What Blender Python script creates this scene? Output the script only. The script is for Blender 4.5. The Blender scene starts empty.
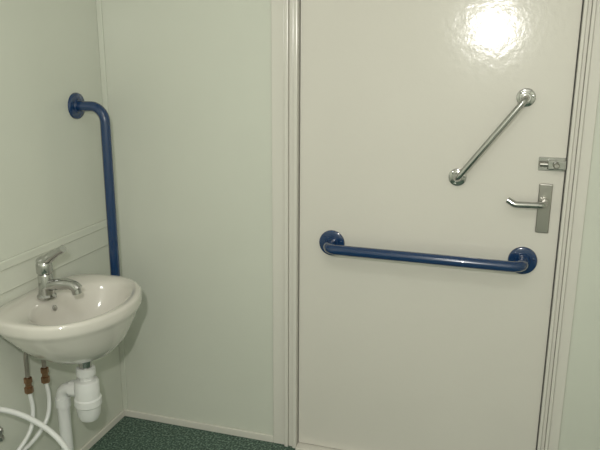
import bpy, bmesh, math
from mathutils import Vector, Matrix
S=bpy.context.scene
S.view_settings.view_transform='Standard'
S.view_settings.look='None'
D=2.07; XL=-1.36; XR=1.0; YB=-0.9; ZC=2.3; H=1.39

# ---------- materials
def mat(name,col,rough=0.4,metal=0.0,bump=None,spec=0.5,coat=0.0,noise=None):
    m=bpy.data.materials.new(name); m.use_nodes=True
    nt=m.node_tree; b=nt.nodes['Principled BSDF']
    b.inputs['Base Color'].default_value=(*col,1)
    b.inputs['Roughness'].default_value=rough
    b.inputs['Metallic'].default_value=metal
    b.inputs['Specular IOR Level'].default_value=spec
    b.inputs['Coat Weight'].default_value=coat
    tc=nt.nodes.new('ShaderNodeTexCoord')
    if bump:
        sc,st=bump
        n=nt.nodes.new('ShaderNodeTexNoise'); n.inputs['Scale'].default_value=sc; n.inputs['Detail'].default_value=2
        nt.links.new(tc.outputs['Object'],n.inputs['Vector'])
        bp=nt.nodes.new('ShaderNodeBump'); bp.inputs['Strength'].default_value=st; bp.inputs['Distance'].default_value=0.002
        nt.links.new(n.outputs['Fac'],bp.inputs['Height']); nt.links.new(bp.outputs['Normal'],b.inputs['Normal'])
    if noise:
        sc,c2=noise
        n=nt.nodes.new('ShaderNodeTexNoise'); n.inputs['Scale'].default_value=sc; n.inputs['Detail'].default_value=4
        nt.links.new(tc.outputs['Object'],n.inputs['Vector'])
        r=nt.nodes.new('ShaderNodeValToRGB')
        r.color_ramp.elements[0].position=.35; r.color_ramp.elements[1].position=.65
        r.color_ramp.elements[0].color=(*c2,1); r.color_ramp.elements[1].color=(*col,1)
        nt.links.new(n.outputs['Fac'],r.inputs['Fac']); nt.links.new(r.outputs['Color'],b.inputs['Base Color'])
    return m
M_wall=mat('wall_panel',(.655,.675,.60),.25,bump=(60,.08),noise=(3,(.64,.66,.585)))
M_ceil=mat('ceiling_paint',(.7,.7,.66),.7)
M_door=mat('door_paint',(.71,.685,.63),.12,bump=(48,.2),noise=(2.5,(.70,.675,.62)),spec=.6)
M_frame=mat('frame_gloss_paint',(.70,.68,.625),.2,bump=(60,.1))
M_blue=mat('blue_enamel',(.006,.034,.11),.18,coat=.6)
M_chrome=mat('chrome',(.5,.5,.49),.1,1)
M_sat=mat('satin_metal',(.40,.39,.36),.3,1)
M_cer=mat('ceramic',(.67,.645,.59),.1,coat=.5)
M_pl=mat('white_plastic',(.72,.73,.72),.3)
M_brass=mat('brass_copper',(.35,.2,.12),.35,1)
M_braid=mat('braided_steel',(.4,.36,.33),.4,1,bump=(400,.6))
# floor
M_floor=mat('speckled_vinyl',(.05,.10,.08),.45,bump=(150,.2))
nt=M_floor.node_tree; b=nt.nodes['Principled BSDF']
tc=nt.nodes.new('ShaderNodeTexCoord'); v=nt.nodes.new('ShaderNodeTexNoise'); v.inputs['Scale'].default_value=130; v.inputs['Detail'].default_value=6
r=nt.nodes.new('ShaderNodeValToRGB'); e=r.color_ramp.elements
e[0].position=.38; e[0].color=(.025,.055,.042,1); e[1].position=.66; e[1].color=(.22,.32,.26,1)
x=e.new(.5); x.color=(.055,.105,.08,1)
nt.links.new(tc.outputs['Object'],v.inputs['Vector']); nt.links.new(v.outputs['Fac'],r.inputs['Fac']); nt.links.new(r.outputs['Color'],b.inputs['Base Color'])

# ---------- helpers
def finish(bm,name,m,smooth=True,parent=None,angle=40):
    bmesh.ops.recalc_face_normals(bm,faces=bm.faces)
    me=bpy.data.meshes.new(name); 
    for f in bm.faces: f.smooth=smooth
    if smooth:
        for ed in bm.edges:
            if len(ed.link_faces)==2 and ed.calc_face_angle(0)>math.radians(angle): ed.smooth=False
    bm.to_mesh(me); bm.free()
    o=bpy.data.objects.new(name,me); S.collection.objects.link(o); me.materials.append(m)
    if parent: o.parent=parent
    return o
def empty(name,loc=(0,0,0)):
    o=bpy.data.objects.new(name,None); o.empty_display_size=.05; S.collection.objects.link(o); return o
def addbox(bm,lo,hi,bev=0):
    c=[(a+b_)/2 for a,b_ in zip(lo,hi)]; s=[b_-a for a,b_ in zip(lo,hi)]
    g=bmesh.ops.create_cube(bm,size=1,matrix=Matrix.Translation(c)@Matrix.Diagonal((*s,1)))
    if bev:
        es=list({ed for v_ in g['verts'] for ed in v_.link_edges})
        bmesh.ops.bevel(bm,geom=es,offset=bev,segments=3,affect='EDGES',profile=.5)
# flat shading: keeps the big faces' normals true so reflections stay where they should be
def box(name,lo,hi,m,bev=0,parent=None):
    bm=bmesh.new(); addbox(bm,lo,hi,bev); return finish(bm,name,m,False,parent)
def boxes(name,lst,m,bev=0,parent=None):
    bm=bmesh.new()
    for lo,hi in lst: addbox(bm,lo,hi,bev)
    return finish(bm,name,m,False,parent)
def fillet(pts,r,n=8):
    pts=[Vector(p) for p in pts]; out=[pts[0]]
    for i in range(1,len(pts)-1):
        p=pts[i]; a=(pts[i-1]-p); c=(pts[i+1]-p); la,lc=a.length,c.length; a.normalize(); c.normalize()
        ang=a.angle(c); 
        if ang>3.1: out.append(p); continue
        d=min(r/math.tan(ang/2),la*.49,lc*.49)
        rr=d*math.tan(ang/2)
        cen=p+(a+c).normalized()*(rr/math.sin(ang/2))
        s=p+a*d-cen; e_=p+c*d-cen
        ax=s.cross(e_).normalized(); tot=s.angle(e_)
        for k in range(n+1):
            out.append(cen+Matrix.Rotation(tot*k/n,3,ax)@s)
    out.append(pts[-1]); return out
def sweep(bm,pts,rad,seg=20,sx=1,cap=True):
    pts=[Vector(p) for p in pts]; n=len(pts)
    rads=rad if isinstance(rad,(list,tuple)) else [rad]*n
    if len(rads)<n: rads=list(rads)+[rads[-1]]*(n-len(rads))
    T=[]
    for i in range(n):
        a=pts[max(i-1,0)]; c=pts[min(i+1,n-1)]; T.append((c-a).normalized())
    u=T[0].orthogonal().normalized(); 
    if abs(T[0].z)<.9: u=T[0].cross(Vector((0,0,1))).normalized()
    rings=[]
    for i in range(n):
        if i: 
            q=T[i-1].rotation_difference(T[i]); u=q@u
        w=T[i].cross(u).normalized()
        rings.append([bm.verts.new(pts[i]+(u*math.cos(t)*sx+w*math.sin(t))*rads[i]) for t in [2*math.pi*k/seg for k in range(seg)]])
    for i in range(n-1):
        for k in range(seg):
            bm.faces.new((rings[i][k],rings[i][(k+1)%seg],rings[i+1][(k+1)%seg],rings[i+1][k]))
    if cap:
        bm.faces.new(rings[0]); bm.faces.new(rings[-1])
def smoothpath(pts,n=8):
    P=[Vector(p) for p in pts]; P=[P[0]*2-P[1]]+P+[P[-1]*2-P[-2]]; out=[]
    for i in range(1,len(P)-2):
        for k in range(n):
            t=k/n; a,b_,c,d=P[i-1:i+3]
            out.append(.5*((2*b_)+(c-a)*t+(2*a-5*b_+4*c-d)*t*t+(3*b_-a-3*c+d)*t**3))
    out.append(P[-2]); return out
def tube(name,pts,rad,m,parent=None,seg=20,sx=1):
    bm=bmesh.new(); sweep(bm,pts,rad,seg,sx); return finish(bm,name,m,True,parent)
def lathe(name,base,axis,prof,m,parent=None,seg=40):
    """prof: list of (dist along axis, radius)"""
    axis=Vector(axis).normalized(); base=Vector(base); u=axis.orthogonal().normalized(); w=axis.cross(u)
    bm=bmesh.new(); rings=[]
    for d,r_ in prof:
        rings.append([bm.verts.new(base+axis*d+(u*math.cos(t)+w*math.sin(t))*r_) for t in [2*math.pi*k/seg for k in range(seg)]])
    for i in range(len(rings)-1):
        for k in range(seg): bm.faces.new((rings[i][k],rings[i][(k+1)%seg],rings[i+1][(k+1)%seg],rings[i+1][k]))
    bm.faces.new(rings[0]); bm.faces.new(rings[-1])
    return finish(bm,name,m,True,parent,30)

# ---------- room shell
DL,DR=-.638,.180       # door leaf edges
FL,FR=-.730,.245       # frame outer edges
DT=2.0
box('floor',(XL-.1,YB-.1,-.1),(XR+.1,D+.15,0),M_floor)
box('ceiling',(XL-.1,YB-.1,ZC),(XR+.1,D+.15,ZC+.1),M_ceil)
box('wall_left',(XL-.1,YB-.1,0),(XL,D+.1,ZC),M_wall)
box('wall_right',(XR,YB-.1,0),(XR+.1,D+.1,ZC),M_wall)
box('wall_front',(XL,YB-.1,0),(XR,YB,ZC),M_wall)
boxes('wall_back',[((XL,D,0),(FL+.01,D+.1,ZC)),((FR-.01,D,0),(XR,D+.1,ZC)),((FL+.01,D,DT+.06),(FR-.01,D+.1,ZC))],M_wall)
# door leaf
d1=box('door_1',(DL+.002,D+.004,.014),(DR-.002,D+.044,DT-.002),M_door,.002)
# frames : stepped profile
def jamb(name,x0,x1,inner):  # inner = +1 if door lies at +x
    L=[]
    def seg(a,b_,y0,y1):
        if inner>0: L.append(((x0+a,y0,0),(x0+b_,y1,DT+.06)))
        else: L.append(((x1-b_,y0,0),(x1-a,y1,DT+.06)))
    w=x1-x0
    seg(0,w*.50,D-.008,D+.1)
    seg(w*.50+.0005,w*.66,D-.018,D+.1)
    seg(w*.66+.0005,w*.84,D-.010,D+.1)
    seg(w*.84+.0005,w,D-.019,D+.1)
    return boxes(name,L,M_frame,.003)
jamb('trim_1',FL,DL-.001,1)
jamb('trim_2',DR+.001,FR,-1)
boxes('trim_3',[((DL-.001,D-.012,DT+.001),(DR+.001,D+.1,DT+.06))],M_frame,.003)
box('trim_6',(DL,D-.030,0),(DR,D+.1,.012),M_frame,.003)   # threshold
# skirtings
box('baseboard_back',(XL,D-.008,0),(FL,D,.028),M_frame,.003)
box('baseboard_left',(XL,YB,0),(XL+.008,D-.008,.028),M_frame,.003)
# corner trims + dado
box('trim_4',(XL,D-.006,.028),(XL+.02,D,ZC),M_wall,.002)
boxes('trim_5',[((XL,YB,.785),(XL+.012,D-.006,.812)),((XL,YB,.715),(XL+.006,D-.006,.785))],M_wall,.003)

# ---------- grab rails
def flange(name,base,axis,r_,m,parent,t=.009):
    lathe(name,base,axis,[(0,r_),(t*.5,r_),(t*.85,r_*.96),(t,r_*.88),(t*1.1,r_*.55),(t*1.6,r_*.5)],m,parent)
    base=Vector(base); ax=Vector(axis).normalized(); u=ax.orthogonal().normalized()
    for k in range(3):
        q=Matrix.Rotation(2*math.pi*k/3+.5,3,ax)@u*r_*.74
        lathe('screw_%d'%k,base+q+ax*t*.8,ax,[(0,.0045),(.002,.0045),(.003,.002)],m,parent,12)
def rail(name,p1,p2,nrm,off,rt,rf,m,bend=.05):
    e_=empty(name); n=Vector(nrm); p1=Vector(p1); p2=Vector(p2)
    pts=fillet([p1+n*.006,p1+n*off,p2+n*off,p2+n*.006],bend,12)
    tube('bar',pts,rt,m,e_,24)
    flange('flange_1',p1,n,rf,m,e_); flange('flange_2',p2,n,rf,m,e_)
    return e_
DY=D+.004
rail('grab_rail',(-.522,DY,.785),(.083,DY,.782),(0,-1,0),.078,.0168,.0435,M_blue,.055)
rail('grab_rail',(XL,1.91,1.225),(XL,1.91,.545),(1,0,0),.107,.0168,.0435,M_blue,.06)
rail('door_pull_bar',(-.128,DY,1.03),(.052,DY,1.275),(0,-1,0),.045,.0095,.027,M_chrome,.018)

# ---------- door lever handle
h=empty('door_lever_handle'); hx,hz=.130,.950
box('backplate',(hx-.019,DY-.008,hz-.075),(hx+.019,DY,hz+.075),M_sat,.003,h)
lathe('collar',(hx,DY-.008,hz+.02),(0,-1,0),[(0,.014),(.006,.014),(.008,.011)],M_sat,h)
tube('lever',fillet([(hx,DY-.008,hz+.018),(hx,DY-.050,hz+.018),(hx-.085,DY-.050,hz+.016),(hx-.106,DY-.046,hz+.028)],.02,8),.0098,M_chrome,h)
# small latch
l=empty('door_indicator_bolt'); lx,lz=.139,1.084
box('plate',(lx-.036,DY-.004,lz-.020),(lx+.038,DY,lz+.020),M_chrome,.0015,l)
box('bolt_body',(lx-.012,DY-.022,lz-.015),(lx+.040,DY-.004,lz+.014),M_chrome,.004,l)
lathe('sliding_bolt',(lx-.034,DY-.013,lz),(1,0,0),[(0,.006),(.002,.008),(.024,.008)],M_sat,l,20)
lathe('thumb_knob',(lx+.012,DY-.022,lz),(0,-1,0),[(0,.008),(.012,.007),(.016,.009),(.019,.006)],M_sat,l,20)

# ---------- basin
cx,cy,zr=-1.19,1.59,.685
N=96
base=[]
for k in range(N):
    t=2*math.pi*k/N; c,s_=math.cos(t),math.sin(t)
    if c>=0: x_=.184*c; y_=.228*s_
    else:
        n_=2/3.4
        x_=-.169*abs(c)**n_; y_=.228*math.copysign(abs(s_)**n_,s_)
    base.append((x_,y_))
def ring(bm,f,z): return [bm.verts.new((*f(k,p),z)) for k,p in enumerate(base)]
def blend(sc,w,ex,ey,ox):
    def f(k,p):
        t=2*math.pi*k/N
        a=(cx+p[0]*sc[0],cy+p[1]*sc[1]); b_=(cx+ox+ex*math.cos(t),cy+ey*math.sin(t))
        return (a[0]*(1-w)+b_[0]*w,a[1]*(1-w)+b_[1]*w)
    return f
bm=bmesh.new(); R=[]
ox=.03
spec=[ # from bottom outside upward
 (blend((1,1),1,.035,.035,.02),.503),
 (blend((1,1),1,.058,.06,.02),.508),
 (blend((.8,.8),.8,.085,.095,.02),.526),
 (blend((.86,.82),.5,.105,.13,.02),.558),
 (blend((.91,.90),.28,.12,.16,.02),.60),
 (blend((.95,.945),.08,.13,.18,.02),.630),
 (blend((.962,.96),0,.1,.1,0),.641),
 (blend((.990,.99),0,.1,.1,0),.648),
 (blend((1,1),0,.1,.1,0),.656),
 (blend((1,1),0,.1,.1,0),.674),
 (blend((.99,.992),0,.1,.1,0),.682),
 (blend((.965,.972),0,.1,.1,0),.685),
 (blend((.92,.94),.35,.13,.20,ox),.684),
 (blend((.9,.92),1,.122,.192,ox),.680),
 (blend((.9,.92),1,.114,.184,ox),.672),
 (blend((.9,.92),1,.107,.172,ox),.650),
 (blend((.9,.92),1,.095,.150,ox),.610),
 (blend((.9,.92),1,.075,.115,ox-.003),.575),
 (blend((.9,.92),1,.045,.07,ox-.006),.556),
 (blend((.9,.92),1,.022,.022,ox-.01),.550),
]
for f,z in spec: R.append(ring(bm,f,z))
for i in range(len(R)-1):
    for k in range(N): bm.faces.new((R[i][k],R[i][(k+1)%N],R[i+1][(k+1)%N],R[i+1][k]))
bm.faces.new(R[0]); bm.faces.new(R[-1])
basin=empty('wash_basin')
o=finish(bm,'bowl',M_cer,True,basin,60)
lathe('waste_ring',(cx+ox-.01,cy,.551),(0,0,1),[(0,.023),(.002,.023),(.003,.018),(.001,.014)],M_chrome,basin)
lathe('overflow_ring',(cx+ox-.103,cy,.645),(1,0,.25),[(0,.009),(.004,.009),(.005,.006)],M_chrome,basin,20)
box('wall_bracket',(XL,cy-.09,.55),(XL+.06,cy+.09,.64),M_cer,.01,basin)

# ---------- tap
tp=empty('mixer_tap'); tx,ty=-1.274,1.575
z0=.684
lathe('body',(tx,ty,z0),(0,0,1),[(0,.028),(.006,.028),(.012,.023),(.03,.021),(.07,.021),(.074,.0195),(.078,.0235),(.095,.024),(.106,.023),(.114,.019),(.120,.010)],M_chrome,tp)
tube('spout',smoothpath([(tx+.005,ty,z0+.036),(tx+.04,ty,z0+.045),(tx+.08,ty,z0+.049),(tx+.100,ty,z0+.045),(tx+.112,ty,z0+.036)],6),[.017]*12+[.0155]*13,M_chrome,tp,20)
lathe('aerator',(tx+.103,ty,z0+.040),(.25,0,-1),[(0,.0135),(.018,.0135),(.019,.009)],M_chrome,tp,20)
tube('lever',smoothpath([(tx-.010,ty,z0+.108),(tx+.012,ty,z0+.120),(tx+.04,ty,z0+.138),(tx+.072,ty,z0+.158)],5),[.017]*4+[.015]*4+[.013]*3+[.0115]*5,M_chrome,tp,20,1.2)

# ---------- trap & drain
wx,wy=cx+.02,cy
tr=empty('bottle_trap')
lathe('waste_tail',(wx,wy,.505),(0,0,-1),[(0,.03),(.006,.03),(.010,.024),(.03,.02),(.05,.02)],M_chrome,tr)
lathe('top_nut',(wx,wy,.465),(0,0,-1),[(0,.025),(.003,.029),(.025,.03),(.028,.026),(.03,.022),(.045,.022)],M_pl,tr,12)
lathe('bottle',(wx,wy,.425),(0,0,-1),[(0,.024),(.004,.034),(.01,.037),(.06,.037),(.064,.041),(.085,.041),(.09,.037),(.12,.034),(.135,.027),(.14,.012)],M_pl,tr)
lathe('outlet_nut',(wx-.032,wy,.385),(-1,-.1,0),[(0,.026),(.025,.026),(.027,.022)],M_pl,tr,12)
tube('outlet_pipe',fillet([(wx-.03,wy,.385),(wx-.088,wy-.006,.385),(wx-.088,wy-.006,0.0)],.03,8),.019,M_pl,tr)
lathe('elbow_collar',(wx-.088,wy-.006,.35),(0,0,-1),[(0,.023),(.03,.023),(.032,.02)],M_pl,tr)

# ---------- supplies
sp=empty('water_supply_pipes')
for i,(sx_,sy_) in enumerate([(-1.305,1.495),(-1.30,1.565)]):
    tube('tail_%d'%i,smoothpath([(sx_+.02,sy_+.03,.60),(sx_+.005,sy_,.54),(sx_,sy_,.48),(sx_,sy_,.43)],6),.0065,M_braid,sp,12)
    lathe('fitting_%d'%i,(sx_,sy_,.455),(0,0,-1),[(0,.008),(.002,.012),(.018,.012),(.02,.009),(.03,.009),(.032,.013),(.05,.013),(.052,.008)],M_brass,sp,6)
    tube('plastic_pipe_%d'%i,smoothpath([(sx_,sy_,.41),(sx_+.008,sy_-.002,.35),(sx_+.012,sy_-.03,.29),(sx_-.005,sy_-.10,.24),(sx_-.035,sy_-.2,.23),(XL+.012,sy_-.32,.23)],8),.0065,M_pl,sp,14)
# isolating valve on the wall
iv=empty('isolating_valve')
lathe('wall_collar',(XL,1.385,.325),(1,0,0),[(0,.02),(.004,.02),(.006,.01),(.03,.009)],M_chrome,iv,24)
lathe('valve_body',(XL+.03,1.385,.345),(0,0,-1),[(0,.008),(.004,.012),(.014,.012),(.016,.009),(.026,.009),(.028,.012),(.04,.012),(.042,.007)],M_sat,iv,6)
# loose flexible hose
fh=empty('flexible_hose')
tube('hose',smoothpath([(XL+.004,1.17,.460),(-1.325,1.23,.460),(-1.28,1.345,.434),(-1.20,1.405,.368),(-1.13,1.42,.290),(-1.10,1.42,.18),(-1.11,1.40,.06),(-1.12,1.39,.0)],10),.008,M_pl,fh,18)
lathe('hose_collar',(XL,1.165,.460),(1,.15,0),[(0,.02),(.005,.02),(.007,.013),(.022,.013)],M_pl,fh,24)

# ---------- lights
ld=bpy.data.lights.new('camera_flash','POINT'); ld.energy=46; ld.shadow_soft_size=.022; ld.color=(1,.965,.91)
lo=bpy.data.objects.new('camera_flash',ld); lo.location=(-.11,.0,H+.16); S.collection.objects.link(lo)
cl=empty('ceiling_light')
lathe('diffuser',(-.2,.4,ZC),(0,0,-1),[(0,.15),(.02,.15),(.05,.13),(.065,.08),(.07,.02)],M_pl,cl)
ad=bpy.data.lights.new('ceiling_lamp','AREA'); ad.shape='DISK'; ad.size=.28; ad.energy=4; ad.color=(.98,1,.95)
ao=bpy.data.objects.new('lamp',ad); ao.location=(-.2,.4,ZC-.08); S.collection.objects.link(ao); ao.parent=cl
w=bpy.data.worlds.new('World'); S.world=w; w.use_nodes=True; w.node_tree.nodes['Background'].inputs[0].default_value=(.5,.55,.5,1); w.node_tree.nodes['Background'].inputs[1].default_value=.1

# ---------- camera
cd=bpy.data.cameras.new('camera'); cd.sensor_width=36; cd.lens=39.9; cd.clip_start=.01
co=bpy.data.objects.new('camera',cd); S.collection.objects.link(co); S.camera=co
co.location=(0,0,H)
Mx=Matrix.Rotation(math.radians(17),4,'Z')@Matrix.Rotation(math.radians(90-14.3),4,'X')@Matrix.Rotation(math.radians(0.3),4,'Z')
co.rotation_euler=Mx.to_euler()
